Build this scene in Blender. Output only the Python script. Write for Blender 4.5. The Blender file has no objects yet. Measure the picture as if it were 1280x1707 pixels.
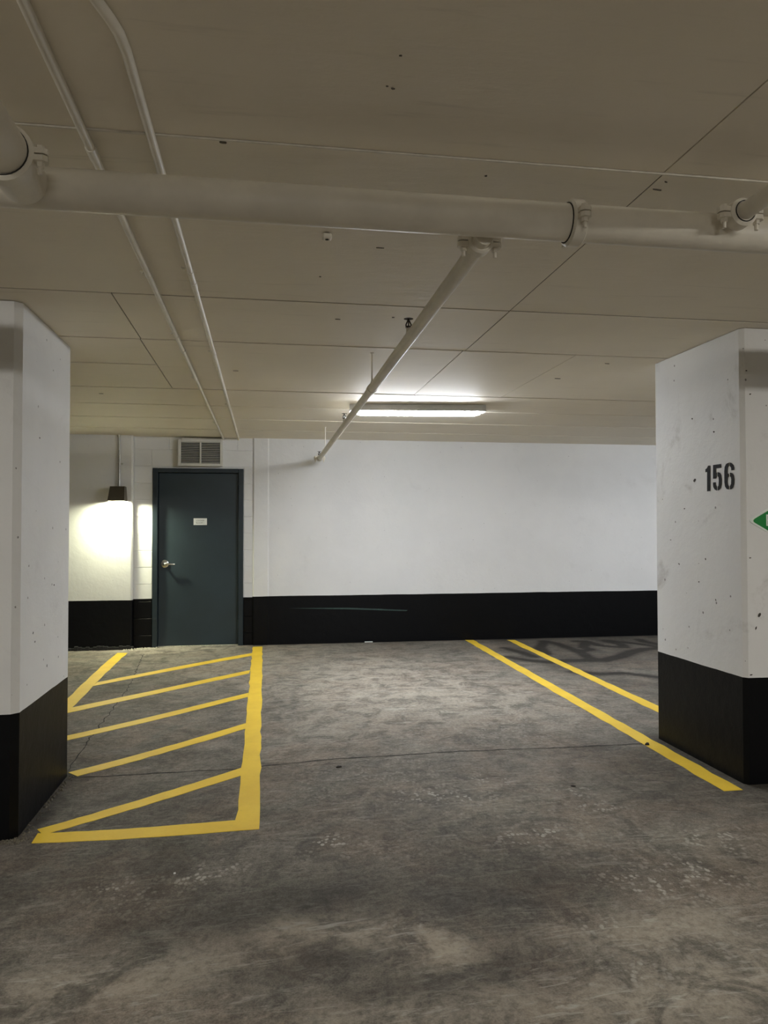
import bpy, math, random
import numpy as np
from mathutils import Matrix, Vector
random.seed(7); RNG = np.random.default_rng(11)
scene = bpy.context.scene
COL = scene.collection

# ------------------------------------------------------------------ camera
W, H, F = 1280.0, 1707.0, 1255.0
CAMZ = 1.40
YAW, PIT, ROL = math.radians(9.0), math.radians(1.29), math.radians(-0.07)
_f = np.array([math.sin(YAW)*math.cos(PIT), math.cos(YAW)*math.cos(PIT), math.sin(PIT)])
_r0 = np.cross(_f, [0, 0, 1]); _r0 /= np.linalg.norm(_r0); _u0 = np.cross(_r0, _f)
_r = math.cos(ROL)*_r0 + math.sin(ROL)*_u0
_u = -math.sin(ROL)*_r0 + math.cos(ROL)*_u0
cam_data = bpy.data.cameras.new('camera')
cam_data.sensor_fit = 'HORIZONTAL'; cam_data.sensor_width = 36.0
cam_data.lens = 36.0*F/W; cam_data.clip_start = 0.02
cam = bpy.data.objects.new('camera', cam_data); COL.objects.link(cam)
cam.matrix_world = Matrix(((_r[0], _u[0], -_f[0], 0), (_r[1], _u[1], -_f[1], 0), (_r[2], _u[2], -_f[2], CAMZ), (0, 0, 0, 1)))
scene.camera = cam

# ------------------------------------------------------------------ world, exposure
world = bpy.data.worlds.new('world'); scene.world = world; world.use_nodes = True
world.node_tree.nodes['Background'].inputs[0].default_value = (0.0, 0.0, 0.0, 1)
vs = scene.view_settings
vs.view_transform = 'Standard'; vs.look = 'None'; vs.gamma = 1.0; vs.use_curve_mapping = False
vs.exposure = 2.3
# strengths of the lamps the place has (each sits on its own lens)
STALL_LAMP = ((0.94, 0.985, 1.05), 34.0)
AISLE_LAMP = ((1.0, 0.97, 0.90), 31.0)
WALL_LAMP = ((0.99, 1.0, 0.70), 135.0)

# ------------------------------------------------------------------ placing helpers
def ray(x, y): return (x-W/2)/F*_r - (y-H/2)/F*_u + _f
CC = np.array([0, 0, CAMZ])
def on_y(x, y, Y): d = ray(x, y); return CC + d*(Y/d[1])
def on_x(x, y, X): d = ray(x, y); return CC + d*(X/d[0])
def on_z(x, y, z): d = ray(x, y); return CC + d*((z-CAMZ)/d[2])
def sstep(t): t = np.clip(t, 0, 1); return t*t*(3-2*t)
def floor_z(x, y):                      # the slab falls slightly towards the left pillar
    return -0.085*sstep((1.2-np.asarray(x))/2.3)*sstep((8.7-np.asarray(y))/3.9)
def on_floor(x, y):
    z = 0.0
    for _ in range(8):
        p = on_z(x, y, z); z = float(floor_z(p[0], p[1]))
    return p

# ------------------------------------------------------------------ object helpers
def link(name, mesh, parent=None):
    o = bpy.data.objects.new(name, mesh); COL.objects.link(o)
    if parent is not None:
        o.parent = parent
        if 'base' in parent: o.matrix_parent_inverse = Matrix.Translation(-Vector(parent['base']))
    return o
def thing(name, loc, label=None, cat=None, group=None, kind=None):
    o = bpy.data.objects.new(name, None); COL.objects.link(o)
    o.location = loc; o.empty_display_size = 0.05
    o['base'] = [float(v) for v in loc]
    return tag(o, label, cat, group, kind)
def tag(o, label=None, cat=None, group=None, kind=None):
    if label: o['label'] = label
    if cat: o['category'] = cat
    if group: o['group'] = group
    if kind: o['kind'] = kind
    return o

class MB:
    def __init__(s): s.v = []; s.f = []
    def add(s, vs, fs):
        n = len(s.v); s.v += [tuple(map(float, p)) for p in vs]; s.f += [tuple(i+n for i in f) for f in fs]; return s
    def box(s, a, b, ch=0.0):
        (x0, y0, z0), (x1, y1, z1) = a, b
        if ch <= 0:
            return s.add([(x0,y0,z0),(x1,y0,z0),(x1,y1,z0),(x0,y1,z0),(x0,y0,z1),(x1,y0,z1),(x1,y1,z1),(x0,y1,z1)],
                         [(0,3,2,1),(4,5,6,7),(0,1,5,4),(1,2,6,5),(2,3,7,6),(3,0,4,7)])
        return s.hull_box(a, b, ch)
    def hull_box(s, a, b, c):           # box with all its edges chamfered
        import bmesh
        bm = bmesh.new(); bmesh.ops.create_cube(bm, size=1)
        for v in bm.verts:
            v.co = Vector([(a[i]+b[i])/2 + v.co[i]*(b[i]-a[i]) for i in range(3)])
        bmesh.ops.bevel(bm, geom=bm.edges[:], offset=c, segments=1, affect='EDGES')
        bm.verts.index_update()
        s.add([v.co[:] for v in bm.verts], [[v.index for v in f.verts] for f in bm.faces]); bm.free(); return s
    def prism(s, poly, z0, z1):         # plan polygon (ccw) extruded in z
        n = len(poly)
        vs = [(x, y, z0) for x, y in poly] + [(x, y, z1) for x, y in poly]
        fs = [tuple(range(n))[::-1], tuple(range(n, 2*n))] + [(i, (i+1) % n, n+(i+1) % n, n+i) for i in range(n)]
        return s.add(vs, fs)
    def slab(s, pts, off):              # any planar polygon given thickness along off
        n = len(pts); off = np.array(off, float)
        vs = [np.array(p, float) for p in pts] + [np.array(p, float)+off for p in pts]
        fs = [tuple(range(n))[::-1], tuple(range(n, 2*n))] + [(i, (i+1) % n, n+(i+1) % n, n+i) for i in range(n)]
        return s.add(vs, fs)
    def tube(s, pts, rad, seg=16, caps=True):
        pts = [np.array(p, float) for p in pts]; m = len(pts)
        rad = [rad]*m if np.isscalar(rad) else rad
        t0 = pts[1]-pts[0]; t0 /= np.linalg.norm(t0)
        a = np.array([0, 0, 1.0]) if abs(t0[2]) < 0.9 else np.array([1.0, 0, 0])
        vs = []; fs = []
        for i in range(m):
            t = pts[min(i+1, m-1)]-pts[max(i-1, 0)]; L = np.linalg.norm(t)
            t = t/L if L > 1e-9 else t0
            t0 = t
            a = a - t*(a@t); a /= np.linalg.norm(a); b = np.cross(t, a)
            for k in range(seg):
                w = 2*math.pi*k/seg; vs.append(pts[i]+rad[i]*(math.cos(w)*a+math.sin(w)*b))
        for i in range(m-1):
            for k in range(seg):
                k2 = (k+1) % seg; fs.append((i*seg+k, i*seg+k2, (i+1)*seg+k2, (i+1)*seg+k))
        if caps: fs += [tuple(range(seg))[::-1], tuple(range((m-1)*seg, m*seg))]
        return s.add(vs, fs)
    def revolve(s, c, axis, prof, seg=28):   # closed ring: profile of (along axis, radius)
        c = np.array(c, float); ax = np.array(axis, float)
        a = np.array([0, 0, 1.0]) if abs(ax[2]) < 0.9 else np.array([1.0, 0, 0]); b = np.cross(ax, a)
        n = len(prof); vs = []; fs = []
        for k in range(seg):
            w = 2*math.pi*k/seg; d = math.cos(w)*a+math.sin(w)*b
            for (t, r) in prof: vs.append(c+ax*t+d*r)
        for k in range(seg):
            k2 = (k+1) % seg
            for j in range(n):
                j2 = (j+1) % n; fs.append((k*n+j, k*n+j2, k2*n+j2, k2*n+j))
        return s.add(vs, fs)
    def build(s, name, mat, parent=None, smooth=False):
        me = bpy.data.meshes.new(name); me.from_pydata(s.v, [], s.f); me.validate(); me.update()
        import bmesh
        bm = bmesh.new(); bm.from_mesh(me); bmesh.ops.recalc_face_normals(bm, faces=bm.faces[:]); bm.to_mesh(me); bm.free()
        me.materials.append(mat)
        if smooth:
            for p in me.polygons: p.use_smooth = True
            me.set_sharp_from_angle(angle=math.radians(40))
        return link(name, me, parent)

# ------------------------------------------------------------------ materials
class NT:
    def __init__(s, name):
        s.m = bpy.data.materials.new(name); s.m.use_nodes = True; s.t = s.m.node_tree
        s.b = s.t.nodes['Principled BSDF']
    def n(s, kind, **kw):
        nd = s.t.nodes.new(kind)
        for k, v in kw.items(): setattr(nd, k, v)
        return nd
    def l(s, a, b): s.t.links.new(a, b)
    def val(s, sock, v):
        if hasattr(v, 'is_linked') or isinstance(v, bpy.types.NodeSocket): s.l(v, sock)
        else: sock.default_value = v
    def math(s, op, a, b=0.0, clamp=False):
        nd = s.n('ShaderNodeMath', operation=op, use_clamp=clamp); s.val(nd.inputs[0], a); s.val(nd.inputs[1], b); return nd.outputs[0]
    def noise(s, scale, detail=4, rough=0.55, vec=None, dist=0.0):
        nd = s.n('ShaderNodeTexNoise'); nd.inputs['Scale'].default_value = scale; nd.inputs['Detail'].default_value = detail
        nd.inputs['Roughness'].default_value = rough; nd.inputs['Distortion'].default_value = dist
        if vec is not None: s.l(vec, nd.inputs['Vector'])
        return nd.outputs['Fac']
    def voro(s, scale, vec=None, feature='F1', out='Distance'):
        nd = s.n('ShaderNodeTexVoronoi', feature=feature); nd.inputs['Scale'].default_value = scale
        if vec is not None: s.l(vec, nd.inputs['Vector'])
        return nd.outputs[out]
    def ramp(s, fac, lo, hi, a=0.0, b=1.0):
        nd = s.n('ShaderNodeMapRange', interpolation_type='SMOOTHSTEP'); s.val(nd.inputs['Value'], fac)
        nd.inputs['From Min'].default_value = lo; nd.inputs['From Max'].default_value = hi
        nd.inputs['To Min'].default_value = a; nd.inputs['To Max'].default_value = b
        return nd.outputs['Result']
    def mix(s, fac, a, b):
        nd = s.n('ShaderNodeMix', data_type='RGBA'); s.val(nd.inputs[0], fac)
        s.val(nd.inputs[6], a if not isinstance(a, tuple) else (*a, 1)); s.val(nd.inputs[7], b if not isinstance(b, tuple) else (*b, 1))
        return nd.outputs[2]
    def pos(s): return s.n('ShaderNodeNewGeometry').outputs['Position']
    def scaled(s, v, sc, rot=0.0):
        nd = s.n('ShaderNodeMapping'); nd.inputs['Scale'].default_value = sc; nd.inputs['Rotation'].default_value = (0, 0, rot); s.l(v, nd.inputs['Vector']); return nd.outputs[0]
    def sep(s, v): nd = s.n('ShaderNodeSeparateXYZ'); s.l(v, nd.inputs[0]); return nd.outputs
    def bump(s, h, strength, dist):
        nd = s.n('ShaderNodeBump'); nd.inputs['Strength'].default_value = strength; nd.inputs['Distance'].default_value = dist
        s.l(h, nd.inputs['Height']); s.l(nd.outputs[0], s.b.inputs['Normal'])
    def base(s, c): s.val(s.b.inputs['Base Color'], c if not isinstance(c, tuple) else (*c, 1))
    def rough(s, v): s.val(s.b.inputs['Roughness'], v)

def plain(name, col, rough=0.5, metal=0.0, var=0.10, scale=14.0, bump=0.0, spec=0.5):
    k = NT(name); p = k.pos(); nz = k.noise(scale, 4, 0.6, p)
    lo = tuple(c*(1-var) for c in col); hi = tuple(min(1, c*(1+var)) for c in col)
    k.base(k.mix(k.ramp(nz, 0.3, 0.7), lo, hi)); k.rough(rough); k.b.inputs['Metallic'].default_value = metal; k.b.inputs['Specular IOR Level'].default_value = spec
    if bump: k.bump(k.noise(scale*6, 3, 0.6, p), bump, 0.002)
    return k.m

def wall_paint(name, band, white=(0.80, 0.80, 0.79), pits=1.0, smudge=0.3, pit_dir='ADD', black=(0.0036, 0.0038, 0.0046)):
    """white painted concrete with a black painted skirt up to height `band`"""
    k = NT(name); p = k.pos(); z = k.sep(p)[2]
    wob = k.math('MULTIPLY', k.math('SUBTRACT', k.noise(3.0, 3, 0.5, p), 0.5), 0.010)
    isw = k.math('GREATER_THAN', k.math('ADD', z, wob), band)
    blot = k.ramp(k.noise(1.3, 5, 0.6, p), 0.35, 0.75)
    c = k.mix(blot, white, tuple(v*(1-0.06) for v in white))
    if smudge:
        sm = k.ramp(k.noise(2.7, 6, 0.68, p, 0.6), 0.57, 0.76, 0, smudge)
        c = k.mix(sm, c, (0.42, 0.40, 0.37))
    if pits:
        vo = k.n('ShaderNodeTexVoronoi', voronoi_dimensions='2D'); vo.inputs['Scale'].default_value = 7.0
        xyz = k.sep(p); cmb = k.n('ShaderNodeCombineXYZ'); k.l(k.math(pit_dir, xyz[0], xyz[1]), cmb.inputs[0]); k.l(xyz[2], cmb.inputs[1]); k.l(cmb.outputs[0], vo.inputs['Vector'])
        sel = k.sep(vo.outputs['Color'])
        size = k.ramp(sel[0], 0.55, 1.0, 0.0, 0.052*pits)
        dis = k.math('ADD', vo.outputs['Distance'], k.math('MULTIPLY', k.math('SUBTRACT', k.noise(60, 2, 0.5, p), 0.5), 0.05))
        pit = k.math('LESS_THAN', dis, size)
        c = k.mix(k.math('MULTIPLY', pit, 0.75), c, (0.10, 0.09, 0.08))
    bk = k.mix(k.ramp(k.noise(5, 5, 0.7, p), 0.55, 0.8, 0, 0.5), black, tuple(v*2.2 for v in black))
    k.base(k.mix(isw, bk, c))
    k.rough(k.ramp(isw, 0, 1, 0.45, 0.62)); k.l(k.ramp(isw, 0, 1, 0.16, 0.4), k.b.inputs['Specular IOR Level'])
    hh = k.math('ADD', k.math('MULTIPLY', k.noise(9, 5, 0.6, p), 1.0), k.math('MULTIPLY', k.noise(70, 3, 0.6, p), 0.12))
    k.bump(hh, 0.35, 0.010)
    return k.m

M = {}
M['wall'] = wall_paint('white_wall_black_skirt', 0.587, pits=0.35, smudge=0.12)
M['wall_l'] = wall_paint('white_wall_black_skirt_beside_lamp', 0.573, pits=0.3, smudge=0.05)
M['pillar_r'] = wall_paint('painted_pillar_right', 0.581, pits=1.0, smudge=0.62, pit_dir='SUBTRACT')
M['pillar_l'] = wall_paint('painted_pillar_left', 0.512, pits=0.9, smudge=0.2)
M['block'] = wall_paint('painted_block', 0.578, pits=0.0, smudge=0.08)
M['side'] = wall_paint('white_wall_far', 0.58, pits=0.0, smudge=0.2)

def ceiling_mat():
    k = NT('beige_white_ceiling_paint'); p = k.pos()
    a = (0.87, 0.805, 0.68)
    n1 = k.ramp(k.noise(0.9, 5, 0.6, p), 0.35, 0.7)
    c = k.mix(n1, a, (0.82, 0.76, 0.64))
    st = k.noise(1.0, 4, 0.6, k.scaled(p, (2.0, 22.0, 1.0)))
    c = k.mix(k.ramp(st, 0.60, 0.78, 0, 0.22), c, (0.40, 0.36, 0.29))
    k.base(c); k.rough(0.65)
    k.bump(k.math('ADD', k.noise(5, 5, 0.6, k.scaled(p, (1, 3, 1))), k.math('MULTIPLY', k.noise(90, 2, 0.5, p), 0.08)), 0.25, 0.008)
    return k.m
M['ceiling'] = ceiling_mat()
M['seam'] = plain('ceiling_seam_joint', (0.16, 0.145, 0.115), 0.8)
M['ridge'] = plain('ceiling_seam_ridge', (0.74, 0.70, 0.61), 0.6)
M['chip'] = plain('ceiling_chip', (0.14, 0.12, 0.095), 0.9)
M['pit'] = plain('paint_pit', (0.06, 0.052, 0.045), 0.9)
M['pipe'] = plain('beige_white_painted_pipe', (0.74, 0.695, 0.595), 0.45, var=0.06, scale=6, bump=0.05)
M['conduit'] = plain('painted_conduit', (0.80, 0.76, 0.66), 0.5, var=0.06, scale=9)
M['gap'] = plain('dark_gasket', (0.02, 0.018, 0.014), 0.8)
M['bronze'] = plain('dark_sprinkler_bronze', (0.045, 0.036, 0.026), 0.45, 0.6)
M['galv'] = plain('galvanised_steel', (0.55, 0.55, 0.52), 0.35, 0.9, var=0.12, scale=30)
M['chrome'] = plain('brushed_chrome', (0.75, 0.76, 0.77), 0.2, 1.0, var=0.04)
M['lamp_case'] = plain('bronze_lamp_case', (0.055, 0.047, 0.034), 0.45)
M['door'] = plain('slate_blue_door_paint', (0.026, 0.042, 0.052), 0.38, var=0.10, scale=2.2, bump=0.03)
M['frame'] = plain('slate_blue_frame_paint', (0.019, 0.031, 0.039), 0.36, var=0.12, scale=4)
M['plate'] = plain('white_plastic_plate', (0.82, 0.84, 0.83), 0.4, var=0.02)
M['ink'] = plain('grey_printed_ink', (0.16, 0.16, 0.16), 0.6)
M['stencil'] = plain('dark_stencil_paint', (0.012, 0.0105, 0.009), 0.7, var=0.3, scale=40, spec=0.12)
M['grille'] = plain('off_white_grille_enamel', (0.68, 0.67, 0.62), 0.45, var=0.05)
M['dark'] = plain('dark_duct_inside', (0.012, 0.011, 0.009), 0.9)
M['sign_green'] = plain('green_sign_enamel', (0.010, 0.235, 0.045), 0.4, var=0.05)
M['sign_white'] = plain('white_sign_enamel', (0.78, 0.84, 0.78), 0.4, var=0.03)
M['housing'] = plain('light_grey_fixture_housing', (0.52, 0.52, 0.50), 0.5, var=0.04)
M['crumb'] = plain('pale_concrete_crumbs', (0.50, 0.47, 0.38), 0.9, var=0.3, scale=60)
M['tar'] = plain('black_sealant', (0.012, 0.012, 0.012), 0.7, var=0.5, scale=30)
M['crack'] = plain('floor_crack_dirt', (0.022, 0.020, 0.017), 0.95, var=0.4, scale=30)
M['paper'] = plain('white_paper', (0.85, 0.85, 0.83), 0.7, var=0.02)
M['leaf'] = plain('dark_dry_leaf', (0.02, 0.016, 0.012), 0.8, var=0.3, scale=80)
M['green_streak'] = plain('faint_green_streak', (0.030, 0.060, 0.052), 0.5, var=0.3, scale=8)

def emitter(name, col, strength):
    k = NT(name); k.base((0.8, 0.8, 0.8)); k.rough(0.4)
    k.b.inputs['Emission Color'].default_value = (*col, 1); k.b.inputs['Emission Strength'].default_value = strength
    return k.m
M['stall_glow'] = emitter('stall_fixture_lens', *STALL_LAMP)
M['aisle_glow'] = emitter('aisle_fixture_lens', *AISLE_LAMP)
M['wall_glow'] = emitter('wall_lamp_lens', *WALL_LAMP)

def yellow_mat():
    k = NT('yellow_traffic_paint'); p = k.pos()
    c = k.mix(k.ramp(k.noise(5, 5, 0.6, p), 0.3, 0.7), (0.90, 0.625, 0.050), (0.82, 0.55, 0.042))
    w = k.ramp(k.noise(34, 6, 0.7, p), 0.62, 0.80, 0, 0.65)
    k.base(k.mix(w, c, (0.30, 0.22, 0.08))); k.rough(0.55)
    k.bump(k.noise(60, 4, 0.6, p), 0.3, 0.004)
    return k.m
M['yellow'] = yellow_mat()

def floor_mat():
    k = NT('stained_concrete_floor'); p = k.pos()
    at = k.n('ShaderNodeAttribute', attribute_name='stain'); rgb = k.n('ShaderNodeSeparateColor'); k.l(at.outputs['Color'], rgb.inputs[0])
    dust_glow, wet_dark, tread = rgb.outputs[0], rgb.outputs[1], rgb.outputs[2]
    big = k.noise(0.9, 5, 0.6, p, 0.5); mid = k.noise(5.0, 10, 0.72, p, 0.7); fine = k.noise(38, 8, 0.75, p); grain = k.noise(150, 4, 0.7, p)
    sx = k.noise(1.0, 9, 0.74, k.scaled(p, (5.0, 26.0, 1.0), 0.12), 1.2)      # scuffs across the bay
    sy = k.noise(1.0, 9, 0.74, k.scaled(p, (4.0, 22.0, 1.0), -0.75), 1.2)     # scuffs on the turn
    v = k.math('MULTIPLY', k.ramp(big, 0.36, 0.64, 0.80, 1.20), k.ramp(mid, 0.34, 0.66, 0.74, 1.26))
    v = k.math('MULTIPLY', v, k.ramp(fine, 0.32, 0.68, 0.74, 1.26))
    v = k.math('MULTIPLY', v, k.ramp(grain, 0.30, 0.70, 0.66, 1.34))
    tint = k.mix(k.ramp(k.noise(1.7, 5, 0.6, p, 0.6), 0.42, 0.62), (0.140, 0.128, 0.109), (0.152, 0.127, 0.103))
    tint = k.mix(k.ramp(k.noise(2.6, 5, 0.6, k.scaled(p, (1, 1, 1), 1.0), 0.6), 0.50, 0.66, 0, 0.8), tint, (0.122, 0.117, 0.099))
    mul = k.n('ShaderNodeVectorMath', operation='SCALE'); k.l(tint, mul.inputs[0]); k.l(v, mul.inputs['Scale'])
    c = mul.outputs[0]
    dm = k.math('MULTIPLY', dust_glow, k.ramp(mid, 0.38, 0.58, 0.22, 1.0))
    dm = k.math('MULTIPLY', dm, k.ramp(fine, 0.30, 0.58, 0.50, 1.0))
    c = k.mix(k.math('MULTIPLY', dm, 0.85, True), c, (0.475, 0.420, 0.342))
    amt = k.math('ADD', 0.20, k.math('MULTIPLY', dust_glow, 0.75), True)
    c = k.mix(k.math('MULTIPLY', k.ramp(sx, 0.53, 0.66), amt, True), c, (0.47, 0.45, 0.395))
    c = k.mix(k.math('MULTIPLY', k.ramp(sy, 0.56, 0.68), k.math('MULTIPLY', amt, 0.7), True), c, (0.45, 0.43, 0.385))
    c = k.mix(k.ramp(k.noise(3.2, 10, 0.75, p, 0.9), 0.54, 0.66, 0, 0.40), c, (0.082, 0.072, 0.060))
    vo = k.voro(46.0, k.scaled(p, (1.0, 0.7, 1.0), 0.4)); cells = k.ramp(vo, 0.30, 0.52, 1.0, 0.0)
    tm = k.math('MULTIPLY', k.math('MULTIPLY', tread, cells), k.ramp(k.noise(13, 5, 0.65, p), 0.44, 0.58))
    c = k.mix(k.math('MULTIPLY', tm, 0.8), c, (0.52, 0.49, 0.43))
    c = k.mix(k.math('MULTIPLY', wet_dark, 0.92), c, (0.026, 0.024, 0.022))
    k.base(c); k.rough(k.ramp(mid, 0.3, 0.7, 0.68, 0.85)); k.b.inputs['Specular IOR Level'].default_value = 0.14
    k.bump(k.math('ADD', k.math('MULTIPLY', mid, 0.6), k.math('MULTIPLY', fine, 0.4)), 0.45, 0.006)
    return k.m
M['floor'] = floor_mat()

# ------------------------------------------------------------------ the setting
CEIL = 2.505
Y_MAIN, Y_LEFT, Y_BLOCK = 9.243, 9.16, 9.258
X0, X1, YB = -8.0, 9.5, -8.5

# floor: one slab, finely divided where its stains are told apart
def poly_dist(P, pts):
    d = np.full(P.shape[0], 1e9)
    for a, b in zip(pts[:-1], pts[1:]):
        a = np.array(a[:2]); b = np.array(b[:2]); ab = b-a; t = np.clip(((P-a)@ab)/(ab@ab+1e-12), 0, 1)
        d = np.minimum(d, np.linalg.norm(P-(a+t[:, None]*ab), axis=1))
    return d
def build_floor():
    xs = np.concatenate([np.arange(X0, -2.7, 0.5), np.arange(-2.7, 5.6, 0.025), np.arange(5.6, X1+0.01, 0.5)]); xs[-1] = X1
    ys = np.concatenate([np.arange(YB, 1.3, 0.5), np.arange(1.3, 9.5, 0.025), [9.6]])
    gx, gy = np.meshgrid(xs, ys); P = np.stack([gx.ravel(), gy.ravel()], 1)
    z = floor_z(P[:, 0], P[:, 1])
    nx, ny = len(xs), len(ys)
    idx = np.arange(nx*ny).reshape(ny, nx)
    quads = np.stack([idx[:-1, :-1], idx[:-1, 1:], idx[1:, 1:], idx[1:, :-1]], -1).reshape(-1, 4)
    me = bpy.data.meshes.new('floor')
    me.from_pydata(np.column_stack([P, z]).tolist(), [], quads.tolist()); me.update()
    dust_glow = np.full(len(P), 0.10); wet_dark = np.zeros(len(P)); tread = np.zeros(len(P))
    def blob(arr, px, py, rx, ry, amt, ang=0.0):       # stain centred on a floor point, radii in metres
        c = on_floor(px, py); d = P-c[:2]; ca, sa = math.cos(ang), math.sin(ang)
        u = d[:, 0]*ca+d[:, 1]*sa; v = -d[:, 0]*sa+d[:, 1]*ca
        arr += amt*np.exp(-(u/rx)**2-(v/ry)**2)
    # worn, paler lane in the bay
    blob(dust_glow, 620, 1130, 1.3, 1.5, 0.55); blob(dust_glow, 760, 1170, 1.0, 0.8, 0.35); blob(dust_glow, 820, 1330, 0.7, 0.4, 0.30)
    blob(dust_glow, 300, 1100, 1.1, 0.8, 0.35); blob(dust_glow, 560, 1230, 0.6, 0.6, 0.15)
    # dusty turning marks and the aisle in front
    for q in ((470, 1545), (560, 1545), (620, 1560), (700, 1560), (745, 1580)): blob(dust_glow, *q, 0.085, 0.12, 0.85, 0.5)
    blob(dust_glow, 300, 1610, 0.45, 0.16, 0.40, 0.1); blob(dust_glow, 90, 1650, 0.4, 0.16, 0.45); blob(dust_glow, 700, 1700, 1.2, 0.16, 0.45)
    blob(dust_glow, 1150, 1540, 0.30, 0.16, 0.55, 0.2); blob(dust_glow, 1200, 1650, 0.45, 0.16, 0.60, 0.2); blob(dust_glow, 1000, 1560, 0.3, 0.12, 0.35)
    blob(dust_glow, 1120, 1400, 0.45, 0.22, 0.30, -0.4)
    # darker, oily ground
    blob(wet_dark, 420, 1520, 0.55, 0.22, 0.42); blob(wet_dark, 900, 1480, 0.45, 0.22, 0.30, 0.3); blob(wet_dark, 150, 1450, 0.6, 0.35, 0.32)
    blob(wet_dark, 250, 1330, 0.7, 0.3, 0.25); blob(wet_dark, 1120, 1330, 0.5, 0.3, 0.22); blob(wet_dark, 640, 1480, 0.6, 0.25, 0.22)
    blob(wet_dark, 530, 1605, 0.28, 0.06, 0.5, 0.15); blob(wet_dark, 640, 1650, 0.25, 0.05, 0.35); blob(wet_dark, 850, 1610, 0.3, 0.06, 0.35, 0.2); blob(wet_dark, 1000, 1250, 0.6, 0.35, 0.20)
    for q in ((325, 1462), (370, 1447), (190, 1478), (545, 1403), (870, 1397), (905, 1385), (960, 1320), (1000, 1345), (1085, 1475), (1130, 1490),
              (1050, 1470), (1150, 1445), (1205, 1410), (1160, 1395), (770, 1330), (700, 1325), (820, 1300), (1010, 1540), (1060, 1620), (680, 1545), (1230, 1390), (1180, 1460)):
        blob(tread, *q, 0.10, 0.07, 0.9, -0.35)
    for q in ((1000, 1400, 0.5, 0.25), (1100, 1460, 0.4, 0.15), (850, 1340, 0.5, 0.2), (600, 1420, 0.3, 0.15), (250, 1500, 0.4, 0.12), (1150, 1570, 0.4, 0.15)): blob(tread, q[0], q[1], q[2], q[3], 0.26, -0.3)
    for q in ((700, 1180), (560, 1150), (850, 1220), (640, 1300), (900, 1180)): blob(tread, *q, 0.5, 0.4, 0.25)
    tread += 0.10
    # damp patch beside the far wall on the right, with drip trails
    pw = [on_floor(*q) for q in ((905, 1110), (960, 1100), (1040, 1130), (1097, 1140))]
    zone = sstep((P[:, 0]-2.5)/0.5)*sstep((P[:, 1]-6.9)/0.8)
    wet_dark += 0.48*zone
    d = poly_dist(P, [on_floor(*q) for q in ((985, 1122), (1030, 1122), (1070, 1127), (1110, 1131))]); wet_dark += 0.45*np.exp(-(d/0.12)**2)
    d = poly_dist(P, [on_floor(*q) for q in ((930, 1115), (985, 1127), (1050, 1139), (1110, 1142))]); wet_dark += 0.35*np.exp(-(d/0.18)**2)
    trails = [((907, 1069), (925, 1072), (945, 1079), (965, 1086), (985, 1098), (1005, 1101)),
              ((845, 1095), (880, 1101), (915, 1104), (950, 1101), (985, 1101), (1010, 1100), (1035, 1094), (1055, 1086), (1075, 1082), (1097, 1081)),
              ((960, 1069), (975, 1069), (1000, 1076), (1020, 1078), (1040, 1079), (1035, 1074), (1015, 1070), (1012, 1068)),
              ((975, 1072), (972, 1079), (985, 1083), (965, 1086)), ((1012, 1068), (1045, 1071), (1075, 1075), (1097, 1078)),
              ((1065, 1066), (1075, 1070), (1097, 1074)), ((907, 1070), (900, 1080), (912, 1090)), ((840, 1080), (870, 1088), (890, 1095)),
              ((955, 1120), (1000, 1124), (1040, 1122), (1075, 1126), (1097, 1129))]
    for t in trails:
        d = poly_dist(P, [on_floor(*q) for q in t]) + 0.02*(RNG.random(len(P))-0.5)
        wet_dark += 1.0*np.exp(-(np.clip(d, 0, None)/(0.06 if len(t) != 10 else 0.08))**2)
    # darker rim where slab meets pillars and wall
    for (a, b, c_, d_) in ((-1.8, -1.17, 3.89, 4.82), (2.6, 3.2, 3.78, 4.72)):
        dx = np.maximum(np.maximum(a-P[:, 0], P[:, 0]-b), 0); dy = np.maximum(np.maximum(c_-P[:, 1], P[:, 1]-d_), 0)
        wet_dark += 0.5*np.exp(-(np.hypot(dx, dy)/0.10)**2)
    wet_dark += 0.5*np.exp(-((9.24-P[:, 1])/0.06)**2)*(P[:, 0] > -0.2)
    blob(dust_glow, 300, 1082, 0.8, 0.25, 0.9); blob(dust_glow, 240, 1085, 0.35, 0.2, 0.7)  # dust by the door, made paler to paint in the wall lamp's light
    ca = me.color_attributes.new('stain', 'FLOAT_COLOR', 'POINT')
    col = np.column_stack([np.clip(dust_glow, 0, 1), np.clip(wet_dark, 0, 1), np.clip(tread, 0, 1), np.ones(len(P))]).astype(np.float32)
    ca.data.foreach_set('color', col.ravel())
    me.materials.append(M['floor'])
    for p in me.polygons: p.use_smooth = True
    o = link('floor', me); tag(o, 'stained dark grey concrete garage floor', kind='structure')
    return o
floor = build_floor()

def ribbon(name, pts, width, mat, parent, jit=0.0, lift=0.0012, step=0.05):
    """thin irregular band lying on the floor along world points"""
    out = []
    for a, b in zip(pts[:-1], pts[1:]):
        n = max(1, int(np.hypot(*(np.array(b[:2])-np.array(a[:2])))/step))
        for i in range(n): out.append(np.array(a[:2])+(np.array(b[:2])-np.array(a[:2]))*i/n)
    out.append(np.array(pts[-1][:2])); m = MB(); vs = []
    for i, p in enumerate(out):
        t = out[min(i+1, len(out)-1)]-out[max(i-1, 0)]; t = t/np.linalg.norm(t); nn = np.array([-t[1], t[0]])
        p = p + nn*(RNG.random()-0.5)*2*jit
        w = width*(0.4+0.9*RNG.random()) if jit else width
        for s in (-1, 1):
            q = p+nn*s*w/2; vs.append((q[0], q[1], float(floor_z(q[0], q[1]))+lift))
    m.add(vs, [(2*i, 2*i+1, 2*i+3, 2*i+2) for i in range(len(out)-1)])
    return m.build(name, mat, parent)
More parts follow.
